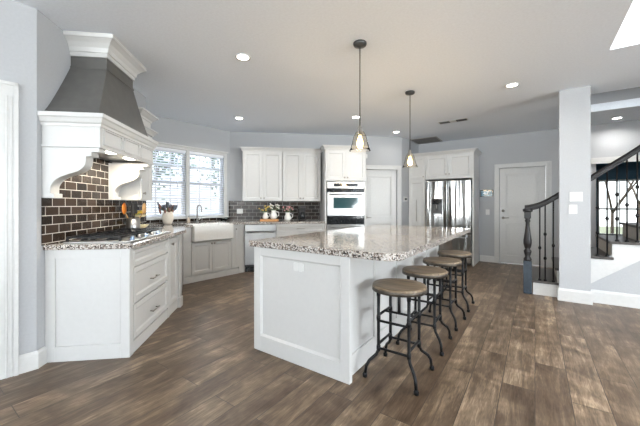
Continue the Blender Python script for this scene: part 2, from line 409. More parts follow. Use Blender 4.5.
# baseboards
baseboard('baseboard_left', [LW.w(-.10, 0), LW.w(0, 0), K.w(.095, 0)])
baseboard('baseboard_entry', [(-1.005, 7.62), (-.72, 7.62)])
baseboard('baseboard_entry_right', [(.27, 7.62), (.85, 7.62)])
baseboard('baseboard_back', [B.w(3.67, 0), B.w(3.68, 0), (-2.36, 6.895)])
BB = [(0, 0), (.018, 0), (.018, .135), (.01, .16), (0, .16)]
struct(MB().sweep([(.262, 5.23), (.262, 5.09), (.572, 5.09), (.572, 5.23)], BB).build('baseboard_column', 'trim'))
struct(MB().sweep([(.592, 5.235), (9.3, 5.235)], BB).build('baseboard_right', 'trim'))

# ------------------------------------------------------------------ doors
def casing(mb, x0, x1, z1, wd=.09, t=.02, left=True, right_=True):
    if left: mb.box(x0 - wd, x0, -t, .0, 0, z1 + wd); mb.box(x0 - wd, x0 - wd + .025, -t - .008, -t, 0, z1 + wd)
    if right_: mb.box(x1, x1 + wd, -t, .0, 0, z1 + wd); mb.box(x1 + wd - .025, x1 + wd, -t - .008, -t, 0, z1 + wd)
    for on, xx in ((left, x0 - wd), (right_, x1)):
        if on:
            mb.box(xx + wd * .34, xx + wd * .44, -t - .005, -t, 0, z1); mb.box(xx + wd * .60, xx + wd * .68, -t - .005, -t, 0, z1)
    mb.box(x0, x1, -t, .0, z1, z1 + wd); mb.box(x0 - wd, x1 + wd, -t - .008, -t, z1 + wd - .025, z1 + wd)
    return mb
def panel_door(name, fr, x0, x1, z1, label, splits, knob_left=True, deadbolt=False, casL=True):
    root = bpy.data.objects.new(name, None); COL.objects.link(root); root.location = fr.o; root.rotation_euler = (0, 0, fr.r)
    struct(root, label)
    casing(MB(), x0, x1, z1, left=casL).build('door_casing', 'trim', root, .003)
    mb = MB()
    mb.box(x0 + .005, x1 - .005, .045, .07, .01, z1 - .005)
    mb.box(x0 + .005, x0 + .11, .03, .045, .01, z1 - .005); mb.box(x1 - .11, x1 - .005, .03, .045, .01, z1 - .005)
    zz = [.01] + [q for ab in splits for q in ab] + [z1 - .005]
    for q in range(0, len(zz), 2): mb.box(x0 + .11, x1 - .11, .03, .045, zz[q], zz[q + 1])
    for a, b_ in splits:
        u, v = x0 + .11, x1 - .11; yo = .03
        # sunk panel: a thin frame moulding round a raised field
        for bx_ in ((u, v, a, a + .018), (u, v, b_ - .018, b_), (u, u + .018, a + .018, b_ - .018), (v - .018, v, a + .018, b_ - .018)):
            mb.box(bx_[0], bx_[1], yo - .006, yo + .015, bx_[2], bx_[3])
        mb.box(u + .055, v - .055, yo + .006, yo + .015, a + .055, b_ - .055)
    sl = mb.build('door_leaf', 'trim', root, .003)
    hx = x0 + .07 if knob_left else x1 - .07; s_ = 1 if knob_left else -1
    h = MB(); h.lathe([(.028, 0), (.028, .008), (.012, .012), (.011, .04)], (0, 0, 0), 14)
    h.b.transform(Matrix.Translation((hx, .03, .97)) @ Matrix.Rotation(R(90), 4, 'X'))
    h.tube([(hx, -.012, .97), (hx + s_ * .05, -.014, .97), (hx + s_ * .11, -.012, .972)], [.010, .009, .007])
    h.build('door_handle', 'nickel', root)
    if deadbolt:
        h = MB(); h.lathe([(.03, 0), (.028, .012), (.012, .02), (.004, .03)], (0, 0, 0), 14)
        h.b.transform(Matrix.Translation((hx, .03, 1.12)) @ Matrix.Rotation(R(90), 4, 'X')); h.build('deadbolt', 'nickel', root)
    return root
panel_door('door_1', B, *PD[:2], PD[3], 'white panelled pantry door between the oven cabinet and the refrigerator', [(.15, .86), (.98, 1.88)])
panel_door('door_2', D, -.63, .18, 2.03, 'white two-panel door with lever and deadbolt behind the stair newel', [(.16, .86), (.98, 1.90)], deadbolt=True)
d3 = bpy.data.objects.new('door_3', None); COL.objects.link(d3); d3.location = LW.o; d3.rotation_euler = (0, 0, LW.r); struct(d3, 'white cased doorway at the left edge of the kitchen')
casing(MB(), -2.2, -.20, 2.035, wd=.10).build('door_casing', 'trim', d3, .003)
MB().box(-2.2, -.20, .04, .08, 0, 2.035).build('door_leaf', 'trim', d3)

# ------------------------------------------------------------------ window over the sink
win = struct(bpy.data.objects.new('window_1', None), 'wide two-sash kitchen window over the white sink'); COL.objects.link(win); win.location = S.o; win.rotation_euler = (0, 0, S.r)
mb = MB()
mb.box(-1.72, -1.65, -.022, 0, 1.0, 2.23); mb.box(-.14, -.08, -.022, 0, 1.0, 2.23)
mb.box(-1.72, -.08, -.022, 0, 2.23, 2.28); mb.box(-1.74, -.06, -.045, 0, 2.28, 2.305)
mb.build('window_frame', 'trim', win, .003)
MB().box(-1.74, -.06, -.05, .1, .998, 1.03).build('window_sill', 'trim', win, .004)
for a, b_ in ((-1.65, -.91), (-.85, -.14)):
    mb = MB()
    mb.box(a, a + .045, .06, .10, 1.03, 2.23); mb.box(b_ - .045, b_, .06, .10, 1.03, 2.23)
    mb.box(a, b_, .06, .10, 1.03, 1.085); mb.box(a, b_, .06, .10, 2.19, 2.23); mb.box(a, b_, .05, .10, 1.62, 1.67)
    for q in (1, 2): 
        x = a + (b_ - a) * q / 3; mb.box(x - .01, x + .01, .07, .09, 1.03, 2.23)
    mb.box(a, b_, .07, .09, 1.935, 1.952); mb.box(a, b_, .07, .09, 1.35, 1.368)
    s_ = mb.build('window_sash', 'trim', win)
    MB().box(a + .02, b_ - .02, .078, .082, 1.05, 2.21).build('window_pane', 'glass', s_)
MB().box(-.91, -.85, -.01, .1, 1.03, 2.23).build('mullion', 'trim', win, .003)
for k, (a, b_) in enumerate(((-1.645, -.915), (-.845, -.145))):
    o = thing('window_blind', ['white slatted blind in the left half of the sink window', 'white slatted blind in the right half of the sink window'][k], 'blind', S.o, S.r, 'blinds in the sink window')
    mb = MB(); z = 1.075
    while z < 2.17:
        c, s_ = math.cos(R(46)) * .019, math.sin(R(46)) * .019
        mb.faces([(a, .025 - c, z - s_), (b_, .025 - c, z - s_), (b_, .025 + c, z + s_), (a, .025 + c, z + s_),
                  (a, .025 - c, z - s_ + .002), (b_, .025 - c, z - s_ + .002), (b_, .025 + c, z + s_ + .002), (a, .025 + c, z + s_ + .002)],
                 [(0, 1, 2, 3), (4, 5, 6, 7), (0, 1, 5, 4), (2, 3, 7, 6), (1, 2, 6, 5), (3, 0, 4, 7)])
        z += .042
    for q in (.2, .8): x = a + (b_ - a) * q; mb.box(x - .008, x + .008, .003, .005, 1.06, 2.2)
    mb.build('slats', 'slat', o)
    MB().box(a, b_, .0, .05, 2.18, 2.228).build('headrail', 'blind', o)
    MB().box(a, b_, .005, .045, 1.04, 1.06).build('bottom_rail', 'blind', o)

# far window seen through the stair
win2 = struct(bpy.data.objects.new('window_2', None), 'hall window with white muntins in the teal wall beyond the stair'); COL.objects.link(win2); win2.location = (0, 10.2, 0)
mb = MB(); 
for x in (1.26, 2.06, 2.86, 3.66, 4.55): mb.box(x, x + .05, .02, .09, .50, 1.86)
for z in (.50, 1.13, 1.82): mb.box(1.26, 4.6, .021, .089, z, z + .04)
for x in (1.66, 2.46, 3.26, 4.1): mb.box(x, x + .02, .03, .07, .5, 1.86)
mb.build('window_sash', 'trim', win2)
MB().box(1.26, 4.6, .052, .056, .5, 1.86).build('window_pane', 'glass', win2)
mb = MB(); mb.box(1.16, 1.26, -.02, 0, .42, 1.92); mb.box(1.16, 4.7, -.02, 0, 1.86, 1.94); mb.box(1.16, 4.7, -.04, 0, .44, .50); mb.build('window_frame', M['teal'], win2)
struct(MB().box(.85, 5.4, 7.59, 7.62, 2.01, 2.12).build('trim_1', 'trim'))

# outside
struct(MB().box(-30, 30, -14, 32, -.5, -.4).build('lawn', 'lawn'))
def tree(x, y, h, label, seed, leafy=True):
    rnd = random.Random(seed); t = thing('leafy_tree' if leafy else 'bare_tree', label, 'tree', (x, y, -.4))
    mb = MB(); tips = []
    def grow(p, d, l, r, n):
        q = p + d * l; mb.tube([p, (p + q) / 2 + Vector((rnd.uniform(-.04, .04), rnd.uniform(-.04, .04), 0)), q], [r, r * .85, r * .7], 5)
        tips.append(q)
        if n:
            for _ in range(3 if n > 2 else 2):
                e = (d + Vector((rnd.uniform(-.8, .8), rnd.uniform(-.8, .8), rnd.uniform(-.1, .5)))).normalized()
                grow(q, e, l * rnd.uniform(.6, .85), r * .62, n - 1)
    grow(Vector((0, 0, 0)), Vector((0, 0, 1)), h * .28, h * (.022 if leafy else .011), 5 if not leafy else 3)
    mb.build('trunk', 'bark', t)
    if leafy:
        lb = MB()
        for q in tips:
            for _ in range(26):
                c = q + Vector([rnd.gauss(0, .38) for _ in range(3)]); a = Vector([rnd.uniform(-1, 1) for _ in range(3)]).normalized() * .11
                b_ = a.cross(Vector((rnd.random(), rnd.random(), rnd.random()))).normalized() * .07
                lb.faces([c - a, c + b_, c + a, c - b_], [(0, 1, 2, 3)])
        lb.build('foliage', 'leaf', t)
tree(-9.3, 7.6, 5.5, 'leafy tree outside the right half of the sink window', 3)
tree(-13.8, 6.2, 6.0, 'leafy tree outside the middle of the sink window, farther off', 5)
tree(1.95, 12.9, 5.0, 'bare tree just outside the hall window beyond the stair', 11, False)
tree(3.3, 16.8, 6, 'bare tree farther off outside the hall window', 12, False)
tree(2.0, 21, 7, 'bare tree farthest off outside the hall window, behind the other two', 13, False)

# ------------------------------------------------------------------ backsplash
bs = thing('backsplash', 'dark brown glossy subway tile backsplash with pale grout around the kitchen', 'backsplash')
MB().prism([(.045, .93), (1.945, .93), (1.945, 1.72), (.13, 1.72), (.13, 1.305), (.045, 1.305)], -.008, -.001, 'xz').build('range_tiles', 'tile', bs, 0, K.o, K.r)
MB().box(-1.96, -.001, -.008, -.001, .93, .997).build('sill_tiles', 'tile', bs, 0, S.o, S.r)
MB().box(-.028, 0, -.008, -.001, .998, 1.33).build('window_side_tiles', 'tile', bs, 0, S.o, S.r)
MB().box(.004, 1.85, -.008, -.001, .93, 1.33).build('back_tiles', 'tile', bs, 0, B.o, B.r)

# ------------------------------------------------------------------ handles
def knob(x, y, z, parent, name='knob'):
    k = MB(); k.lathe([(.006, 0), (.006, .014), (.015, .02), (.016, .027), (.010, .032)], (0, 0, 0), 12)
    k.b.transform(Matrix.Translation((x, y, z)) @ Matrix.Rotation(R(90), 4, 'X')); return k.build(name, 'nickel', parent)
def pull(x, y, z, L, parent, vert=False):
    k = MB(); a = L / 2
    if vert: P = [(x, y, z - a * .8), (x, y - .03, z - a * .8), (x, y - .03, z + a * .8), (x, y, z + a * .8)]; k.tube([(x, y - .03, z - a), (x, y - .03, z + a)], .006)
    else: P = [(x - a * .8, y, z), (x - a * .8, y - .03, z), (x + a * .8, y - .03, z), (x + a * .8, y, z)]; k.tube([(x - a, y - .03, z), (x + a, y - .03, z)], .006)
    k.tube(P[:2], .005); k.tube(P[2:], .005)
    return k.build('handle', 'nickel', parent)

# ------------------------------------------------------------------ range wall base cabinets
cabA = thing('drawer_cabinet', 'white base cabinet with two wide pull drawers and a panelled end, under the cooktop', 'cabinet', K.o, K.r)
mb = MB(); mb.box(.10, 1.02, -.60, -.001, .09, .889); mb.box(.12, 1.02, -.60, -.02, 0, .09)
mb.build('body', 'cab', cabA, .002)
mb = MB()                                     # panelled end, faces -x
def side_panel(mb, x, y0, y1, z0, z1, rail=.07, t=.018):
    mb.box(x - t, x, y0, y0 + rail, z0, z1); mb.box(x - t, x, y1 - rail, y1, z0, z1)
    mb.box(x - t, x, y0 + rail, y1 - rail, z0, z0 + rail * 1.7); mb.box(x - t, x, y0 + rail, y1 - rail, z1 - rail, z1)
    mb.box(x - t * .4, x, y0 + rail, y1 - rail, z0 + rail * 1.7, z1 - rail)
    return mb
side_panel(mb, .10, -.622, -.001, 0, .889); mb.build('end_panel', 'cab', cabA, .002)
mb = MB(); mb.box(.10, .15, -.622, -.60, 0, .889); mb.box(.97, 1.02, -.622, -.60, 0, .889); mb.box(.15, .97, -.618, -.60, 0, .10)
mb.box(.15, .97, -.618, -.60, .875, .889)
mb.build('face_frame', 'cab', cabA, .002)
for k, (a, b_, nm) in enumerate(((.735, .865, 'top_panel'), (.425, .715, 'drawer'), (.115, .405, 'drawer'))):
    d = MB().shaker(.155, .965, a, b_, -.602, rail=.045 if k else .03).build(nm, 'cab', cabA, .002)
    if k: pull(.56, -.622, (a + b_) / 2 - .02, .16, d)
cabB = thing('narrow_cabinet', 'narrow white base cabinet with one door right of the drawer stack', 'cabinet', K.o, K.r)
mb = MB(); mb.box(1.022, 1.48, -.60, -.001, .09, .889); mb.box(1.03, 1.40, -.58, -.02, 0, .09); mb.build('body', 'cab', cabB, .002)
dd = MB().shaker(1.035, 1.30, .115, .865, -.602).build('door', 'cab', cabB, .002); knob(1.08, -.622, .80, dd)
mb = MB(); mb.box(1.32, 1.40, -.635, -.60, .12, .889); mb.box(1.31, 1.41, -.65, -.60, 0, .12); mb.box(1.41, 1.48, -.61, -.60, 0, .889); mb.box(1.03, 1.31, -.615, -.60, 0, .105); mb.build('corner_post', 'cab', cabB, .003)

# corner cabinet
P_ = [K.w(1.482, -.60), S.w(-1.305, -.68), S.w(-1.305, -.002), S.w(-1.92, -.002), K.w(1.90, -.03), K.w(1.482, -.002)]
tag(MB().prism(P_, 0, .889).build('corner_cabinet', 'cab'), 'plain white corner base between the cooktop run and the sink run', 'cabinet')

# ------------------------------------------------------------------ sink run
cabS = thing('sink_cabinet', 'white two-door base cabinet holding the farmhouse sink under the window', 'cabinet', S.o, S.r)
mb = MB(); mb.box(-1.30, -.42, -.66, -.001, .09, .655); mb.box(-1.30, -1.162, -.66, -.001, .655, .889); mb.box(-1.30, -.27, -.69, -.1, 0, .09)
mb.box(-1.16, -.42, -.245, -.001, .655, .889)
mb.build('body', 'cab', cabS, .002)
mb = MB(); mb.box(-1.30, -1.27, -.685, -.66, .09, .889); mb.box(-1.27, -1.165, -.68, -.66, .12, .87); mb.build('stile', 'cab', cabS, .002)
for a, b_, kx in ((-1.16, -.792, -.815), (-.788, -.42, -.765)):
    d = MB().shaker(a, b_, .115, .635, -.662).build('door', 'cab', cabS, .002); knob(kx, -.682, .60, d)
cabN = thing('pullout_cabinet', 'narrow white pull-out between the farmhouse sink and the dishwasher', 'cabinet', S.o, S.r)
cp = [(-.418, -.66), (-.26, -.66), (-.26, -.1), (-.418, -.001)]
MB().prism(cp, .09, .889).build('body', 'cab', cabN, .002)
d = MB().shaker(-.412, -.262, .115, .865, -.662, rail=.035).build('door', 'cab', cabN, .002); knob(-.335, -.682, .81, d)
# corner stile between the two runs
P_ = [S.w(-.258, -.68), B.w(.35, -.60), B.w(.35, -.002), B.w(.01, -.002), S.w(-.258, -.1)]
tag(MB().prism(P_, 0, .889).build('corner_stile', 'cab'), 'white corner post beside the dishwasher', 'cabinet')

snk = thing('farmhouse_sink', 'white fireclay farmhouse sink with a deep apron front under the window', 'sink', S.o, S.r)
mb = MB(); x0, x1, y0, y1, zb, zt = -1.155, -.425, -.765, -.255, .66, .915; t = .03
mb.box(x0, x1, y0, y0 + t, zb, zt); mb.box(x0, x1, y1 - t, y1, zb, zt); mb.box(x0, x0 + t, y0 + t, y1 - t, zb, zt); mb.box(x1 - t, x1, y0 + t, y1 - t, zb, zt); mb.box(x0 + t, x1 - t, y0 + t, y1 - t, zb, zb + t)
mb.build('basin', 'ceramic', snk, .012)
MB().lathe([(.04, 0), (.04, .004), (.02, .005)], ((x0 + x1) / 2, -.5, zb + t), 16).build('drain', 'steel', snk)
fx, fy = -.79, -.17
fau = thing('faucet', 'tall gooseneck chrome faucet behind the white sink', 'faucet', S.w3(fx, fy, .93), S.r)
MB().lathe([(.028, 0), (.028, .01), (.020, .02), (.018, .05)], (0, 0, 0), 14).build('base', 'steel', fau)
arc = [(0, 0, .04), (0, 0, .24)] + [(0, -.075 + .075 * math.cos(a), .24 + .075 * math.sin(a)) for a in [math.pi * i / 8 for i in range(1, 9)]] + [(0, -.15, .19)]
MB().tube(arc, .012, 10).build('spout', 'steel', fau)
MB().tube([(.02, 0, .05), (.05, 0, .06), (.09, -.01, .10)], [.008, .007, .006]).build('handle', 'steel', fau)
so = thing('soap_bottle', 'small tan soap pump bottle left of the faucet', 'bottle', S.w3(-.95, -.17, .93), S.r)
MB().lathe([(.026, 0), (.028, .01), (.028, .075), (.012, .09), (.012, .10)], seg=14).build('bottle_body', 'soap', so)
MB().tube([(0, 0, .10), (0, 0, .125), (.0, -.035, .125)], .005).build('pump', 'nickel', so)
tag(MB().lathe([(.035, 0), (.04, .004), (.075, .035), (.095, .07), (.09, .07), (.07, .037), (.036, .01)], seg=20).build('glass_bowl', 'bowlglass', None, 0, S.w3(-.28, -.22, .93)), 'low greyish glass bowl on the counter right of the faucet', 'bowl')

# ------------------------------------------------------------------ back run
dw = thing('dishwasher', 'stainless dishwasher with bar handle at the left of the oven wall', 'dishwasher', B.o, B.r)
MB().box(.353, .928, -.62, -.01, .1, .885).build('body', 'steel_dark', dw)
MB().box(.358, .925, -.648, -.62, .14, .75).build('door', 'steel', dw, .004)
MB().box(.358, .925, -.648, -.62, .757, .882).build('control_panel', 'steel', dw, .004)
mb = MB(); mb.tube([(.40, -.69, .74), (.885, -.69, .74)], .011); mb.tube([(.42, -.64, .74), (.42, -.69, .74)], .008); mb.tube([(.865, -.64, .74), (.865, -.69, .74)], .008); mb.build('handle', 'steel', dw)
MB().box(.358, .925, -.61, -.58, 0, .125).build('kick_plate', 'blackg', dw)
cb_ = thing('base_cabinet', 'white base cabinet with top drawers between dishwasher and ovens', 'cabinet', B.o, B.r)
mb = MB(); mb.box(.932, 1.846, -.62, -.001, .09, .889); mb.box(.94, 1.846, -.57, -.02, 0, .09); mb.build('body', 'cab', cb_, .002)
d = MB().shaker(.945, 1.84, .735, .875, -.622, rail=.03).build('drawer', 'cab', cb_, .002); pull(1.39, -.642, .80, .16, d)
for a, b_, kx in ((.945, 1.388, 1.35), (1.395, 1.84, 1.43)):
    d = MB().shaker(a, b_, .115, .715, -.622).build('door', 'cab', cb_, .002); knob(kx, -.642, .66, d)

def crown(mb, path, z, h=.075, out=.05):
    return mb.sweep(path, [(0, z), (.008, z), (.012, z + h * .25), (out * .45, z + h * .45), (out * .8, z + h * .75), (out, z + h * .8), (out, z + h), (0, z + h)])
UZ = (1.32, 2.30)
for i, (a, b_) in enumerate(((.285, 1.05), (1.054, 1.82))):
    c = thing('upper_cabinet', ['white two-door wall cabinet nearer the window, over the dishwasher', 'white two-door wall cabinet next to the oven cabinet'][i], 'cabinet', B.o, B.r, 'wall cabinets on the oven wall')
    MB().box(a, b_, -.31, -.001, UZ[0], UZ[1]).build('body', 'cab', c, .002)
    m_ = (a + b_) / 2
    for x0, x1, kx in ((a + .004, m_ - .002, m_ - .03), (m_ + .002, b_ - .004, m_ + .03)):
        d = MB().shaker(x0, x1, UZ[0] + .005, UZ[1] - .01, -.312, rail=.06).build('door', 'cab', c, .002); knob(kx, -.332, UZ[0] + .06, d)
    mb = MB(); crown(mb, ([(a, -.001), (a, -.332), (b_, -.332)] if i == 0 else [(a, -.332), (b_ + .02, -.332)]), UZ[1] - .005); mb.build('crown', 'cab', c)

ov = thing('oven_cabinet', 'tall white cabinet housing the double oven, with two doors above', 'cabinet', B.o, B.r)
mb = MB(); X0, X1 = 1.852, 2.665
mb.box(X0, X0 + .03, -.64, -.001, 0, 2.315); mb.box(X1 - .03, X1, -.64, -.001, 0, 2.315); mb.box(X0 + .03, X1 - .03, -.64, -.001, 1.70, 2.315)
mb.box(X0 + .03, X1 - .03, -.64, -.001, .02, .32); mb.box(X0 + .03, X1 - .03, -.03, -.001, .32, 1.70); mb.build('body', 'cab', ov, .002)
m_ = (X0 + X1) / 2
for x0, x1, kx in ((X0 + .01, m_ - .002, m_ - .03), (m_ + .002, X1 - .01, m_ + .03)):
    d = MB().shaker(x0, x1, 1.72, 2.30, -.642, rail=.06).build('door', 'cab', ov, .002); knob(kx, -.662, 1.775, d)
d = MB().shaker(X0 + .01, X1 - .01, .06, .30, -.642, rail=.05).build('drawer', 'cab', ov, .002); pull(m_, -.662, .2, .16, d)
mb = MB(); crown(mb, [(X0, -.34), (X0, -.662), (X1, -.662), (X1, -.001)], 2.31, .075, .055); mb.build('crown', 'cab', ov)
oven = thing('double_oven', 'stainless double wall oven with dark windows in the tall cabinet', 'oven', B.o, B.r)
o0, o1 = X0 + .04, X1 - .04
MB().box(o0, o1, -.64, -.05, .33, 1.69).build('body', 'steel_dark', oven)
MB().box(o0, o1, -.665, -.64, 1.565, 1.69).build('control_panel', 'steel', oven, .003)
MB().box(o0 + .13, o1 - .13, -.668, -.664, 1.60, 1.66).build('display', 'blackg', oven)
for i, (a, b_) in enumerate(((1.04, 1.49), (.42, .87))):
    dr = MB().box(o0, o1, -.675, -.64, a, b_).build('oven_door', 'steel', oven, .004)
    MB().box(o0 + .12, o1 - .12, -.678, -.674, a + .14, b_ - .1).build('oven_window', 'ovenglass', dr)
    mb = MB(); zz = b_ - .045; mb.tube([(o0 + .06, -.73, zz), (o1 - .06, -.73, zz)], .011); mb.tube([(o0 + .1, -.67, zz), (o0 + .1, -.73, zz)], .008); mb.tube([(o1 - .1, -.67, zz), (o1 - .1, -.73, zz)], .008); mb.build('handle', 'steel', dr)
for a, b_ in ((1.495, 1.56), (.875, 1.035), (.335, .415)):
    mb = MB()
    mb.box(o0, o1, -.655, -.64, a, b_)
    z = a + .02
    while z < b_ - .01: mb.box(o0 + .02, o1 - .02, -.662, -.655, z, z + .008); z += .03
    mb.build('vent_grille', 'blackg', oven)

# ------------------------------------------------------------------ countertops
out = [K.w(.055, -.002), K.w(.055, -.665), K.w(1.50, -.665), S.w(-1.30, -.73), S.w(-1.16, -.73), S.w(-1.16, -.25), S.w(-.42, -.25), S.w(-.42, -.73), S.w(-.25, -.73),
       B.w(.36, -.672), B.w(1.848, -.672), B.w(1.848, -.01), B.w(0.012, -.01), S.w(-1.94, -.01), K.w(1.93, -.03), K.w(1.92, -.01)]
ct = MB().prism(out, .89, .93).build('perimeter_countertop', 'granite', None, .006)
tag(ct, 'speckled granite countertop running from the cooktop past the sink to the ovens', 'countertop')

# ------------------------------------------------------------------ cooktop
ck = thing('cooktop', 'stainless gas cooktop with black grates set in the granite under the hood', 'cooktop', K.w3(0, 0, .93), K.r)
MB().box(.16, 1.14, -.60, -.08, .0005, .012).build('tray', 'steel', ck, .004)
for k in range(5):
    cx = .27 + (k % 3) * .33 if k < 3 else .27 + (k - 3) * .66
    if k == 1: cy = -.30
    else: cy = -.20 if k in (0, 2) else -.40
    MB().lathe([(.055, .012), (.055, .024), (.035, .026), (.033, .036), (.01, .038)], (cx + .02, cy, 0), 16).build('burner', 'black', ck)
for k in range(3):
    a = .18 + k * .315; b_ = a + .305; g = MB(); yb, yf = -.10, -.505
    for y in (yb, yf): g.box(a, b_, y - .006, y + .006, .038, .052)
    for x in (a, b_): g.box(x - .006, x + .006, yf, yb, .038, .052)
    for q in (1, 2, 3): y = yf + (yb - yf) * q / 4; g.box(a, b_, y - .005, y + .005, .040, .054)
    for q in (1, 2): x = a + (b_ - a) * q / 3; g.box(x - .005, x + .005, yf, yb, .040, .055)
    for x in (a, b_):
        for y in (yb, yf): g.box(x - .008, x + .008, y - .008, y + .008, .012, .04)
    g.build('grate', 'black', ck)
for k in range(6):
    kn = MB().lathe([(.020, 0), (.020, .006), (.016, .008), (.014, .028), (.004, .030)], (.28 + k * .145, -.555, .012), 14).build('burner_knob', 'steel' if k % 2 else 'knobblue', ck)

# ------------------------------------------------------------------ range hood
hd = thing('range_hood', 'white mantel range hood with a flared dark grey chimney over the cooktop', 'range hood', K.o, K.r)
hx0, hx1, hD = .045, 1.09, .42
mb = MB(); mb.box(hx0, hx1, -hD, -hD + .03, 1.70, 1.90); mb.box(hx0, hx0 + .03, -hD + .03, -.002, 1.70, 1.90); mb.box(hx1 - .03, hx1, -hD + .03, -.002, 1.70, 1.90); mb.box(hx0 + .03, hx1 - .03, -hD + .03, -.002, 1.87, 1.90)
for a, b_ in ((.09, .38), (.43, .73), (.78, 1.07)):
    for q in ((a, b_, 1.73, 1.742), (a, b_, 1.848, 1.86), (a, a + .012, 1.742, 1.848), (b_ - .012, b_, 1.742, 1.848)): mb.box(q[0], q[1], -hD - .01, -hD, q[2], q[3])
for x in (.405, .755): mb.box(x - .008, x + .008, -hD - .012, -hD, 1.745, 1.83)
mb.build('mantel', 'cab', hd, .002)
mb = MB(); mb.sweep([(hx0, -.002), (hx0, -hD), (hx1, -hD), (hx1, -.002)], [(0, 1.865), (.010, 1.865), (.012, 1.885), (.022, 1.895), (.032, 1.925), (.042, 1.935), (.042, 1.965), (0, 1.965)])
mb.build('mantel_moulding', 'cab', hd)
MB().box(hx0 + .01, hx1 - .01, -hD + .01, -.002, 1.935, 1.964).build('mantel_top', 'cab', hd)
mb = MB(); mb.sweep([(hx0, -.002), (hx0, -hD), (hx1, -hD), (hx1, -.002)], [(0, 1.70), (.006, 1.70), (.006, 1.715), (0, 1.715)]); mb.build('lower_band', 'cab', hd)
def cat(pts, n=5):
    r_ = []
    for i in range(len(pts) - 1):
        p0, p1_, p2_, p3 = pts[max(i - 1, 0)], pts[i], pts[i + 1], pts[min(i + 2, len(pts) - 1)]
        for k in range(n):
            t_ = k / n
            r_.append(tuple(.5 * ((2 * p1_[j]) + (-p0[j] + p2_[j]) * t_ + (2 * p0[j] - 5 * p1_[j] + 4 * p2_[j] - p3[j]) * t_ ** 2 + (-p0[j] + 3 * p1_[j] - 3 * p2_[j] + p3[j]) * t_ ** 3) for j in range(2)))
    r_.append(pts[-1]); return r_
curve = cat([(.060, 1.345), (.066, 1.40), (.105, 1.45), (.18, 1.485), (.26, 1.515), (.305, 1.56), (.315, 1.63)])
prof = [(0, 1.30), (.085, 1.30), (.085, 1.335), (.060, 1.336)] + curve + [(.355, 1.631), (.355, 1.665), (.41, 1.666), (.41, 1.699), (0, 1.699)]
for x0 in (hx0 + .002, hx1 - .105):
    MB().prism([(-.002 - a, b_) for a, b_ in prof], x0, x0 + .10, 'yz').build('bracket', 'cab', hd, .003)
# liner with two lamps
MB().box(hx0 + .11, hx1 - .11, -hD + .035, -.01, 1.725, 1.76).build('liner', 'steel', hd)
for x in (.42, .80):
    lp = MB().box(x - .06, x + .06, -.33, -.27, 1.718, 1.7245).build('hood_lamp', 'lamp', hd)
# flared chimney
rr = []
bt = (.052, 1.06, -.40, 1.96); tp = (.385, .89, -.295, 2.47)
for i in range(9):
    t_ = i / 8; e = t_ ** .88
    rr.append([(bt[0] + (tp[0] - bt[0]) * e, -.002, bt[3] + (tp[3] - bt[3]) * t_), (bt[0] + (tp[0] - bt[0]) * e, bt[2] + (tp[2] - bt[2]) * e, bt[3] + (tp[3] - bt[3]) * t_),
               (bt[1] + (tp[1] - bt[1]) * e, bt[2] + (tp[2] - bt[2]) * e, bt[3] + (tp[3] - bt[3]) * t_), (bt[1] + (tp[1] - bt[1]) * e, -.002, bt[3] + (tp[3] - bt[3]) * t_)])
rr.append([(p[0], p[1], 2.60) for p in rr[-1]])
MB().rings(rr, True, False).build('chimney', 'hood', hd)
MB().sweep([(tp[0], -.002), (tp[0], tp[2]), (tp[1], tp[2]), (tp[1], -.002)], [(0, 2.46), (.008, 2.46), (.008, 2.475), (0, 2.475)]).build('chimney_band', 'hood', hd)
MB().sweep([(tp[0], -.002), (tp[0], tp[2]), (tp[1], tp[2]), (tp[1], -.002)],
           [(0, 2.565), (.012, 2.565), (.014, 2.60), (.022, 2.605), (.03, 2.64), (.055, 2.675), (.085, 2.70), (.095, 2.705), (.10, 2.737), (0, 2.737)]).build('crown', 'cab', hd)

uc = thing('corner_wall_cabinet', 'small white wall cabinet just beyond the range hood', 'cabinet', K.o, K.r)
MB().box(1.125, 1.44, -.26, -.001, 1.30, 2.26).build('body', 'cab', uc, .002)
d = MB().shaker(1.13, 1.435, 1.305, 2.08, -.262).build('door', 'cab', uc, .002); knob(1.17, -.282, 1.38, d)
mb = MB(); crown(mb, [(1.125, -.001), (1.125, -.282), (1.44, -.282), (1.44, -.001)], 2.09, .06, .05); mb.build('lower_crown', 'cab', uc)
mb = MB(); crown(mb, [(1.125, -.001), (1.125, -.262), (1.44, -.262), (1.44, -.001)], 2.255, .08, .07); mb.build('crown', 'cab', uc)

# ------------------------------------------------------------------ things on the perimeter counter
cr = thing('utensil_crock', 'brushed steel utensil crock beside the cooktop', 'crock', K.w3(1.21, -.16, .93))
MB().lathe([(.066, 0), (.070, .004), (.070, .165), (.066, .165), (.062, .01)], seg=20).build('crock_body', 'steel', cr)
def utensil(name, label, m, dx, dy, head, col='spoonw'):
    o = thing(name, label, 'utensil', K.w3(1.21, -.16, .943), K.r, 'utensils in the steel crock')
    e = (dx * 1.0, dy, .21)
    MB().tube([(0, 0, 0), (dx * .5, dy * .5, .12), e], .006).build('handle', col, o)
    h = MB()
    if head == 'spoon': h.ball((0, 0, 0), .05, 12, 1.35)
    else: h.box(-.05, .05, -.04, .04, -.06, .06)
    h.b.transform(Matrix.Translation((dx * 1.15, dy * 1.15, .26)) @ Matrix.Diagonal((1, .3, 1, 1)) ); h.build('head', m, o, 0 if head == 'spoon' else .006)
utensil('spatula', 'orange silicone spatula standing at the left of the steel crock', 'orange', .0, .085, 'spoon')
utensil('serving_spoon', 'black serving spoon in the steel crock', 'blackp', .03, .02, 'spoon', 'blackp')
utensil('turner', 'wide black turner at the right of the steel crock', 'blackp', -.02, -.02, 'flat', 'blackp')
utensil('wooden_spoon', 'wooden spoon leaning to the back right in the crock', 'spoonw', .02, -.095, 'spoon')
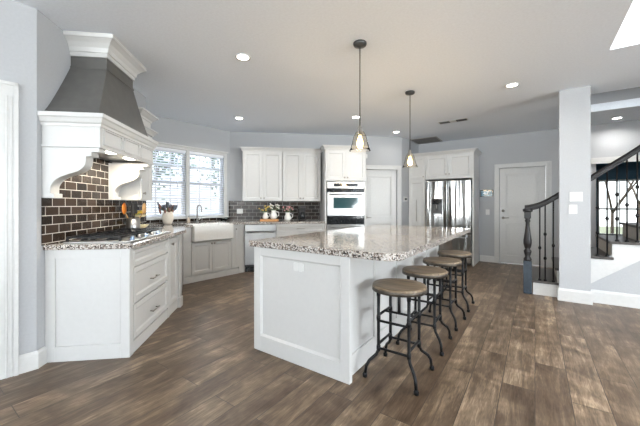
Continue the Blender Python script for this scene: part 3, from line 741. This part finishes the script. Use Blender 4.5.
bx, by = K.w(1.42, -.14)
bw = thing('fruit_stand', 'cream fruit bowl beside the utensil crock holding bananas', 'bowl', (bx, by, .93))
MB().lathe([(.05, 0), (.05, .01), (.02, .02), (.07, .04), (.105, .075), (.10, .075), (.06, .045), (.01, .03)], seg=20).build('lower_bowl', 'bowlc', bw)
MB().tube([(0, 0, .03), (0, 0, .2)], .006).build('stem', 'nickel', bw)
MB().lathe([(.01, .165), (.05, .17), (.085, .195), (.08, .197), (.05, .177), (.01, .172)], seg=20).build('upper_bowl', 'bowlc', bw)
for i, (a, z, l) in enumerate(((0, .225, 'topmost banana on the upper fruit bowl'), (.5, .215, 'banana at the front of the upper fruit bowl'), (.3, .10, 'banana lying in the lower fruit bowl'))):
    pts = [(.075 * math.cos(t_), .035 * math.sin(t_) + .02 * i - .02, .03 * abs(math.sin(t_ * 1.0)) * .2) for t_ in [math.pi * (k / 8) for k in range(9)]]
    o = MB().tube(pts, [.005, .014, .018, .019, .019, .019, .018, .013, .005], 8).build('banana', 'banana', None, 0, (bx, by, .93 + z - .0), a + 2.0); tag(o, l, 'banana', 'bananas in the fruit stand')
o = MB().ball((0, 0, 0), .035, 14).build('apple', 'apple', None, 0, (bx - .03, by - .02, .93 + .21)); tag(o, 'green-yellow fruit beside the bananas on the upper bowl', 'fruit')

vx, vy = S.w(-1.39, -.36)
vs_ = thing('flower_vase', 'round cream vase standing on the counter left of the sink', 'vase', (vx, vy, .93))
MB().lathe([(.045, 0), (.062, .02), (.083, .08), (.087, .13), (.077, .185), (.066, .21), (.062, .205), (.07, .18), (.078, .12), (.04, .03)], seg=24).build('vase_body', 'cream', vs_)
rnd = random.Random(4)
for i, (lbl, mm) in enumerate((('dusty blue dried flowers in the cream vase', 'lav'), ('brown dried flowers in the cream vase', 'lav2'))):
    f = thing('dried_flowers', lbl, 'flowers', (vx, vy, .95))
    for k in range(22):
        a = rnd.uniform(0, 6.28); r_ = rnd.uniform(.04, .18) * (1 if i == 0 else .7); h = rnd.uniform(.24, .33) - i * .04
        p = (r_ * math.cos(a), r_ * math.sin(a), h); st = MB().tube([(p[0] * .1, p[1] * .1, .05), (p[0] * .28, p[1] * .28, .17), p], .0025, 4).build('flower_stem', 'stem', f)
        MB().tube([(p[0] * .86, p[1] * .86, h - .05), (p[0] * .95, p[1] * .95, h - .02), (p[0] * 1.04, p[1] * 1.04, h + .01), (p[0] * 1.08, p[1] * 1.08, h + .03)], [.007, .015, .013, .004], 7).build('bloom', mm, st)

# back counter group
tr = MB(); tr.box(.62, .98, -.40, -.18, .93, .965); tag(tr.build('wooden_tray', 'tray', None, .01, B.o, B.r), 'orange wooden tray under the flower jugs on the back counter', 'tray')
def jug(x, y, z, s_, label):
    o = thing('ceramic_jug', label, 'jug', B.w3(x, y, z), B.r, 'white jugs on the back counter')
    MB().lathe([(.04 * s_, 0), (.06 * s_, .03 * s_), (.062 * s_, .07 * s_), (.038 * s_, .12 * s_), (.045 * s_, .15 * s_), (.04 * s_, .148 * s_), (.033 * s_, .12 * s_)], seg=18).build('jug_body', 'ceramic', o)
    MB().tube([(.04 * s_, 0, .13 * s_), (.085 * s_, 0, .12 * s_), (.09 * s_, 0, .07 * s_), (.06 * s_, 0, .04 * s_)], .007 * s_).build('handle', 'ceramic', o)
jug(.72, -.29, .966, .9, 'white ceramic jug at the left of the wooden tray')
jug(.88, -.29, .966, 1.15, 'taller white ceramic jug at the right of the wooden tray')
jug(1.16, -.24, .93, 1.1, 'white ceramic jug standing right of the wooden tray')
def bouquet(x, y, z, label, m, n, sp, seed):
    rnd = random.Random(seed); f = thing('flower_bunch', label, 'flowers', B.w3(x, y, z), B.r)
    for k in range(n):
        a = rnd.uniform(0, 6.28); r_ = rnd.uniform(.01, sp); h = rnd.uniform(.05, .14); p = (r_ * math.cos(a), r_ * .55 * math.sin(a), h)
        st = MB().tube([(0, 0, -.07), (p[0] * .4, p[1] * .4, .0), p], .002, 4).build('flower_stem', 'stem', f)
        MB().ball(p, .018, 7, .7).build('bloom', m, st); MB().ball((p[0] * .9 + .015, p[1], p[2] - .03), .013, 6, .5).build('leaf', 'leaf', st)
bouquet(.72, -.29, 1.09, 'yellow flowers in the left white jug on the tray', 'petal_y', 14, .13, 1)
bouquet(.88, -.29, 1.13, 'white flowers in the taller jug on the wooden tray', 'petal_w', 16, .11, 2)
bouquet(1.16, -.24, 1.08, 'pink flowers in the jug right of the tray', 'petal_p', 14, .12, 3)
bk = thing('coffee_maker', 'tall dark brown box-shaped coffee maker on the back counter', 'appliance', B.w3(1.45, -.22, .93), B.r)
mb = MB(); mb.box(-.075, .075, -.10, .10, 0, .03); mb.box(-.075, .075, .02, .10, .03, .24); mb.box(-.075, .075, -.10, .10, .24, .30); mb.build('housing', M['wood_dark'], bk, .005)
MB().lathe([(.045, .032), (.058, .06), (.055, .13), (.035, .17), (.035, .175)], (0, -.04, 0), 16).build('carafe', 'blackg', bk)

# outlets
def plate(fr, x, z, label, w_=.075, h_=.115, sw=1, y=0, kind='outlet'):
    o = thing('wall_outlet' if kind == 'outlet' else 'light_switch', label, kind, fr.w3(x, y, z), fr.r)
    MB().box(-w_ / 2, w_ / 2, -.007, -.0005, -h_ / 2, h_ / 2).build('cover_plate', 'plate', o, .002)
    for k in range(sw):
        xx = (k - (sw - 1) / 2) * .046
        if kind == 'outlet': MB().box(xx - .016, xx + .016, -.010, -.007, -.035, .035).build('socket', 'plate', o, .002)
        else: MB().box(xx - .007, xx + .007, -.016, -.007, -.012, .012).build('toggle', 'plate', o, .002)
plate(B, .20, 1.12, 'white double outlet plate on the dark tile right of the window', .12, .10, 2, -.009)
plate(Frame(-1.515, 1.874, 0), 0, .76, 'white outlet plate high on the end panel of the island', .10, .055, 2)
plate(Frame(.43, 5.09, 0), 0, 1.35, 'upper white switch plate on the grey column', .13, .12, 2, 0, 'switch')
plate(Frame(.40, 5.09, 0), 0, 1.19, 'lower white switch plate on the grey column', .085, .115, 1, 0, 'switch')
plate(D, -.85, 1.09, 'white switch plate under the blue wall screen', .075, .115, 1, 0, 'switch')
th = thing('thermostat', 'small white thermostat with a dark display on the strip beside the pantry door', 'thermostat', PF.w3(.14, 0, 1.37), PF.r)
MB().box(-.075, .075, -.02, -.0005, -.045, .06).build('housing', 'plate', th, .004); MB().box(-.045, .045, -.023, -.019, -.015, .03).build('display', 'blackg', th)
ps = thing('wall_screen', 'blue touch screen showing white digits on the wall by the entry door', 'screen', D.w3(-.87, 0, 1.50), D.r)
MB().box(-.125, .125, -.025, -.0005, -.075, .075).build('housing', 'blackg', ps, .004); MB().box(-.11, .11, -.028, -.024, -.06, .06).build('display', 'screen', ps)
cu = bpy.data.curves.new('digits', 'FONT'); cu.body = '47'; cu.size = .11; cu.extrude = .0015; cu.align_x = 'CENTER'; cu.align_y = 'CENTER'
to = bpy.data.objects.new('digits_src', cu); COL.objects.link(to); bpy.context.view_layer.update()
me = bpy.data.meshes.new_from_object(to.evaluated_get(bpy.context.evaluated_depsgraph_get())); bpy.data.objects.remove(to)
me.materials.clear(); me.materials.append(M['digit']); dg = bpy.data.objects.new('digits', me); COL.objects.link(dg); dg.parent = ps; dg.location = (-.01, -.0305, 0); dg.rotation_euler = (R(90), 0, 0)
tag(MB().box(-.03, .03, -.03, -.0005, -.045, .045).build('motion_sensor', 'plate', None, .01, B.w3(2.86, 0, 2.30), B.r), 'small white sensor box high on the wall above the pantry door', 'sensor')

# ------------------------------------------------------------------ island
isl = thing('kitchen_island', 'large white panelled kitchen island base in the middle of the room', 'island', (0, 0, 0))
ix0, ix1, iy0, iy1 = -1.985, -1.11, 1.875, 4.42
MB().box(ix0, ix1, iy0 + .02, iy1, 0.0, .884).build('body', 'cab', isl, .002)
mb = MB(); mb.box(-2.0, -1.05, iy0, iy0 + .02, 0, .884)
for q in ((-2.0, -1.925), (-1.125, -1.05)): mb.box(q[0], q[1], iy0 - .018, iy0, 0, .884)
mb.box(-1.925, -1.125, iy0 - .018, iy0, 0, .13); mb.box(-1.925, -1.125, iy0 - .018, iy0, .816, .884)
q = .014
for u in (((-1.925, .13), (-1.125, .13), (-1.125 - q, .13 + q), (-1.925 + q, .13 + q)), ((-1.925, .816), (-1.125, .816), (-1.125 - q, .816 - q), (-1.925 + q, .816 - q)),
          ((-1.925, .13), (-1.925, .816), (-1.925 + q, .816 - q), (-1.925 + q, .13 + q)), ((-1.125, .13), (-1.125, .816), (-1.125 - q, .816 - q), (-1.125 - q, .13 + q))):
    mb.faces([(u[0][0], iy0 - .015, u[0][1]), (u[1][0], iy0 - .015, u[1][1]), (u[2][0], iy0, u[2][1]), (u[3][0], iy0, u[3][1])], [(0, 1, 2, 3)])
mb.build('end_panel', 'cab', isl, .002)
n = 5; ys = iy0 + .02; wd = (iy1 - ys) / n
fr_i = MB()
for k in range(n):
    y0 = ys + k * wd; y1 = y0 + wd; x = ix1; t = .018; rl = .05
    s_ = MB()
    s_.box(x, x + t, y0 + .001, y0 + rl, 0, .884); s_.box(x, x + t, y1 - rl, y1 - .001, 0, .884); s_.box(x, x + t, y0 + rl, y1 - rl, 0, .15); s_.box(x, x + t, y0 + rl, y1 - rl, .82, .884)
    s_.box(x, x + .006, y0 + rl, y1 - rl, .15, .82); s_.build('side_panel', 'cab', isl, .002)
for k in range(4):
    y0 = ys + .02 + k * .62
    d = MB(); d.shaker(0, .60, .12, .865, 0); d.b.transform(Matrix.Translation((ix0, y0 + .6, 0)) @ Matrix.Rotation(R(-90), 4, 'Z')); d.build('door', 'cab', isl, .002)
it = MB(); c = .07
A0, A1, B0, B1 = -2.055, -.70, 1.835, 4.55
def arc_(cx, cy, a0, a1, r_=c, n_=6): return [(cx + r_ * math.cos(R(a0 + (a1 - a0) * i / n_)), cy + r_ * math.sin(R(a0 + (a1 - a0) * i / n_))) for i in range(n_ + 1)]
it.prism(arc_(A0 + .02, B0 + .02, 180, 270, .02) + arc_(A1 - .12, B0 + .12, 270, 360, .12) + arc_(A1 - c, B1 - c, 0, 90) + arc_(A0 + .02, B1 - .02, 90, 180, .02), .885, .935)
tag(it.build('island_countertop', 'granite', None, .007), 'polished speckled granite slab on the white kitchen island', 'countertop')

# ------------------------------------------------------------------ stools
def stool():
    t = thing('bar_stool', 'round wooden stool', 'stool', (0, 0, 0), 0, 'round wooden stools along the island')
    MB().lathe([(.03, .63), (.188, .63), (.194, .636), (.195, .652), (.190, .658), (.15, .655), (.06, .650), (.005, .649)], seg=40).build('seat', 'seat', t)
    MB().lathe([(.186, .618), (.197, .618), (.197, .642), (.1945, .644), (.1945, .630), (.186, .629)], seg=40, cap=False).build('seat_rim', 'rim', t)
    a, f = .113, .187
    for sx in (-1, 1):
        for sy in (-1, 1):
            mb = MB(); L_ = lambda r_, z: (sx * r_, sy * r_, z)
            mb.tube([L_(a, .618), L_(a, .40), L_(a, .19), L_(a + .012, .155), L_(a + .05, .115), L_(a + .066, .08), L_(f - .002, .02)], .0115, 10)
            lg = mb.build('leg', 'black', t)
            MB().lathe([(.017, 0), (.018, .02), (.013, .03)], (sx * f, sy * f, 0), 12).build('foot', 'black', lg)
            for z in (.20, .42, .60): MB().lathe([(.014, -.022), (.0155, 0), (.014, .022)], (sx * a, sy * a, z), 12).build('pipe_fitting', 'black', lg)
    for z in (.20, .40):
        for s_ in (-1, 1): MB().tube([(-a, s_ * a, z), (a, s_ * a, z)], .0095).build('stretcher', 'black', t)
    for z in (.23, .44):
        for s_ in (-1, 1): MB().tube([(s_ * a, -a, z), (s_ * a, a, z)], .0095).build('stretcher', 'black', t)
    mb = MB(); mb.tube([(-a, -a, .613), (a, a, .613)], .01); mb.tube([(-a, a, .614), (a, -a, .614)], .01); mb.build('seat_bracket', 'black', t)
    MB().tube([(0, 0, .44), (0, 0, .618)], .013).build('screw_post', 'black', t)
    mb = MB(); mb.tube([(-a, 0, .44), (a, 0, .44)], .008); mb.build('post_bar', 'black', t)
    return t
st0 = stool()
for i, (x, y, rz, l) in enumerate(((-.825, 2.20, 0, 'round wooden pipe-leg stool nearest the camera, at the near end of the island'),
                               (-.825, 2.84, 2, 'round wooden pipe-leg stool second from the near end of the island'),
                               (-.82, 3.46, -2, 'round wooden pipe-leg stool third from the near end of the island'),
                               (-.825, 4.10, 1, 'round wooden pipe-leg stool farthest away, nearest the refrigerator'))):
    s_ = st0 if i == 0 else copy_tree(st0)
    s_.location = (x, y, 0); s_.rotation_euler = (0, 0, R(rz)); s_['label'] = l; s_['category'] = 'stool'

# ------------------------------------------------------------------ fridge wall
FR = Frame(0, 6.90, 0)
fc = thing('pantry_cabinet', 'tall narrow white pantry cabinet with a long vertical pull left of the refrigerator', 'cabinet', FR.o)
MB().box(-2.355, -1.985, 0, .71, 0, 2.33).build('body', 'cab', fc, .002)
d = MB().shaker(-2.35, -1.99, .11, 1.80, -.0, rail=.06).build('door', 'cab', fc, .002); pull(-2.17, -.02, 1.12, .48, d, True)
d = MB().shaker(-2.35, -1.99, 1.81, 2.32, -.0, rail=.06).build('door', 'cab', fc, .002); knob(-2.02, -.02, 1.87, d)
sc_ = thing('refrigerator_surround', 'white surround with two doors above the stainless refrigerator', 'cabinet', FR.o)
mb = MB(); mb.box(-1.983, -1.015, 0, .71, 1.80, 2.33); mb.box(-1.045, -1.015, 0, .71, 0, 1.83); mb.box(-1.045, -1.015, -.018, 0, 0, 2.33); mb.build('body', 'cab', sc_, .002)
for x0, x1, kx in ((-1.978, -1.515, -1.545), (-1.51, -1.047, -1.48)):
    d = MB().shaker(x0, x1, 1.81, 2.31, -.0, rail=.06).build('door', 'cab', sc_, .002); knob(kx, -.02, 1.90, d)
mb = MB(); crown(mb, [(-2.355, -.018), (-1.015, -.018), (-1.015, .71)], 2.315, .078, .065); mb.build('crown', 'cab', sc_)
fg = thing('refrigerator', 'stainless french door refrigerator with a water dispenser', 'refrigerator', (0, 6.90, 0))
MB().box(-1.968, -1.055, -.02, .68, .02, 1.755).build('body', 'steel_dark', fg)
cx = -1.51
for i, (x0, x1, z0, z1, nm) in enumerate(((-1.966, cx - .003,   .66, 1.76, 'door'), (cx + .003, -1.057,   .66, 1.76, 'door'), (-1.966, -1.057, .06, .65, 'freezer_drawer'))):
    dr = MB().box(x0, x1, -.085, -.025, z0, z1).build(nm, 'fsteel', fg, .012)
    mb = MB()
    if i < 2:
        hx = cx - .045 if i == 0 else cx + .045
        mb.tube([(hx, -.135, .78), (hx, -.145, 1.2), (hx, -.135, 1.62)], .013); mb.tube([(hx, -.08, .8), (hx, -.137, .8)], .009); mb.tube([(hx, -.08, 1.6), (hx, -.137, 1.6)], .009)
    else: mb.tube([(-1.88, -.14, .58), (-1.14, -.14, .58)], .013); mb.tube([(-1.86, -.08, .58), (-1.86, -.14, .58)], .009); mb.tube([(-1.16, -.08, .58), (-1.16, -.14, .58)], .009)
    mb.build('handle', 'steel', dr)
ds = MB(); ds.box(-1.82, -1.61, -.092, -.085, 1.04, 1.38); ds = ds.build('dispenser', 'steel_dark', fg, .003)
MB().box(-1.81, -1.62, -.096, -.0921, 1.26, 1.37).build('dispenser_display', 'blackg', ds)
MB().box(-1.79, -1.64, -.105, -.0921, 1.045, 1.07).build('drip_tray', 'steel', ds)
MB().tube([(-1.715, -.10, 1.25), (-1.715, -.11, 1.17)], .012).build('spout', 'steel', ds)

# ------------------------------------------------------------------ staircase
stt = thing('staircase', 'open staircase with dark treads and white stringer rising right behind the column', 'staircase')
RUN, RISE = .27, .198; sx0 = -.02; N_ = 11
for k in range(N_):
    x = sx0 + RUN * k; zt = RISE * (k + 1)
    MB().box(x - .03, x + RUN + .012, 5.205, 6.30, zt - .032, zt).build('tread', 'tread', stt, .006)
    MB().box(x, x + .015, 5.26, 6.28, zt - RISE + .001, zt - .033).build('riser', 'riser', stt)
    MB().box(x - .002, x + .017, 5.225, 5.259, zt - RISE + .001, zt - .033).build('riser_end', 'trim', stt)
mb = MB()
for k in range(N_):
    x = sx0 + RUN * k; zt = RISE * (k + 1) - .033
    zb0 = max(0, (x - .59) * .76 + .24 if x > .2 else 0); zb1 = max(0, (x + RUN - .59) * .76 + .24 if x > .2 else 0)
    mb.prism([(x, zb0), (x + RUN, zb1), (x + RUN, zt), (x, zt)], 5.222, 5.234, 'xz')
mb.build('stringer', 'trim', stt)
nw = thing('newel_post', 'turned black newel post at the stair foot, blue reflection coloured into its base', 'newel', (-.085, 5.24, 0))
MB().box(-.05, .05, -.05, .05, 0, .46).build('base_block', 'newel_sheen', nw, .004)
MB().lathe([(.045, .46), (.05, .48), (.03, .52), (.045, .575), (.048, .60), (.028, .625), (.040, .65), (.050, .70), (.05, .75), (.036, .85), (.026, .95), (.024, 1.0), (.036, 1.02), (.026, 1.04), (.034, 1.06)], seg=20).build('turned_shaft', 'wood_dark', nw)
MB().box(-.04, .04, -.04, .04, 1.055, 1.15).build('top_block', 'wood_dark', nw, .005)
MB().lathe([(.055, 1.15), (.06, 1.16), (.06, 1.185), (.045, 1.195), (.01, 1.2)], seg=20).build('cap', 'wood_dark', nw)
hr = thing('stair_railing', 'black handrail with iron balusters along the near side of the stair', 'railing')
def railz(x):
    if x < 0: return 1.20 + max(0, x + .1) * .25
    if x < .24: return 1.225 + (x / .24) ** 1.3 * .14
    if x < .585: return 1.365 + (x - .24) * .61
    return 1.575 + (x - .585) * .79
pts = [(-.12 + .04 * i, 5.245, railz(-.12 + .04 * i)) for i in range(12)] + [(x, 5.245, railz(x)) for x in (.5, .9, 1.4, 2.0)]
rr = []
prf = [(-.022, -.045), (.022, -.045), (.024, -.02), (.034, -.012), (.034, .008), (.026, .014), (.030, .026), (.018, .042), (-.018, .042), (-.030, .026), (-.026, .014), (-.034, .008), (-.034, -.012), (-.024, -.02)]
for i, p in enumerate(pts): rr.append([(p[0], p[1] + a, p[2] + b_) for a, b_ in prf])
MB().rings(rr, True, False).build('handrail', 'wood_dark', hr)
def bal(x, y, zb, zt, i):
    mb = MB(); mb.tube([(x, y, zb), (x, y, zt)], .0085, 6)
    mb.lathe([(.02, 0), (.022, .012), (.012, .025)], (x, y, zb), 8)
    for q in ((.30, .62) if i % 2 else (.45,)):
        z = zb + (zt - zb) * q; mb.lathe([(.009, -.025), (.019, -.008), (.019, .008), (.009, .025)], (x, y, z), 8)
    return mb.build('baluster', 'black', hr)
i = 0
for k in range(8):
    zt_ = RISE * (k + 1)
    for q in (.045, .135, .225):
        x = sx0 + RUN * k + q
        if k == 0 and q < .1: x += .03
        if .25 < x < .58 : continue
        bal(x, 5.245, zt_ - .001, railz(x) - .04, i); i += 1

# ------------------------------------------------------------------ pendants, downlights, vents
def pendant(x, y, label):
    t = thing('pendant_light', label, 'lamp', (x, y, 0), 0, 'pendant lights over the island')
    MB().lathe([(.012, 2.70), (.055, 2.712), (.062, 2.725), (.062, 2.7395)], seg=24).build('canopy', 'steel_dark', t)
    MB().tube([(0, 0, 1.97), (0, 0, 2.71)], .005).build('rod', 'steel_dark', t)
    MB().lathe([(.006, 1.975), (.018, 1.965), (.022, 1.95), (.022, 1.90), (.026, 1.893), (.026, 1.885)], seg=18).build('socket', 'steel', t)
    MB().lathe([(.030, 1.925), (.045, 1.905), (.060, 1.87), (.070, 1.82), (.088, 1.765), (.098, 1.745), (.0955, 1.745), (.085, 1.767), (.067, 1.822), (.057, 1.87), (.042, 1.903), (.029, 1.921)], seg=28, cap=False).build('glass_shade', 'shade', t)
    MB().lathe([(.010, 1.885), (.014, 1.87), (.027, 1.83), (.030, 1.805), (.022, 1.78), (.003, 1.77)], seg=16).build('bulb', 'bulb', t)
    l = bpy.data.lights.new('pendant_glow', 'POINT'); l.energy = 6; l.color = (1, .75, .42); l.shadow_soft_size = .04
    o = bpy.data.objects.new('pendant_glow', l); COL.objects.link(o); o.parent = t; o.location = (0, 0, 1.75)
pendant(-1.323, 2.532, 'glass pendant lamp over the near end of the island')
pendant(-1.354, 4.01, 'glass pendant lamp over the far end of the island')
for x, y, l in ((-2.416, 2.094, 'recessed downlight above the aisle between range and island, nearest the hood'), (-4.166, 3.523, 'recessed downlight in front of the sink window'),
                (-2.491, 4.623, 'recessed downlight in the ceiling just right of the near pendant rod'), (-2.331, 6.043, 'recessed downlight in front of the pantry door'),
                (-.234, 4.505, 'recessed downlight between the far pendant and the column'), (1.155, 7.249, 'recessed downlight beyond the stair opening')):
    t = thing('downlight', l, 'ceiling light', (x, y, H))
    MB().lathe([(.058, -.001), (.078, -.001), (.075, -.008), (.058, -.006)], seg=28, cap=False).build('trim_ring', 'plate', t)
    MB().lathe([(.057, -.001), (.057, -.004), (.001, -.005)], seg=24).build('lens', 'lamp', t)
    a = area('downlight_beam', (x, y, H - .012), (0, 0, 0), .11, .11, 1.0 if 6 < y < 7 else 3.5, (1, .97, .93), 'DISK', 150); a.parent = t; a.location = (0, 0, -.012)
vt = thing('ceiling_vent', 'narrow two-section supply vent in the ceiling in front of the refrigerator', 'vent', (-1.195, 5.833, H))
MB().box(-.24, .24, -.075, .075, -.006, -.0005).build('frame', 'plate', vt)
for x in (-.14, .14):
    mb = MB(); mb.box(x - .085, x + .085, -.06, .06, -.009, -.0061); mb.build('louver', 'ventd', vt)
rt = thing('return_grille', 'grey return air grille in the ceiling over the pantry cabinet', 'vent', (-2.05, 7.22, H))
MB().box(-.29, .29, -.30, .30, -.01, -.0005).build('frame', 'vent', rt)
mb = MB()
for k in range(14): mb.box(-.26, .26, -.27 + k * .04, -.25 + k * .04, -.014, -.0101)
mb.build('louver', 'louver_grey', rt)
# hood lamps' light
for x in (.42, .80):
    a = area('hood_beam', K.w3(x, -.30, 1.712), (0, 0, 0), .1, .05, 2.5, (1, .88, .7))
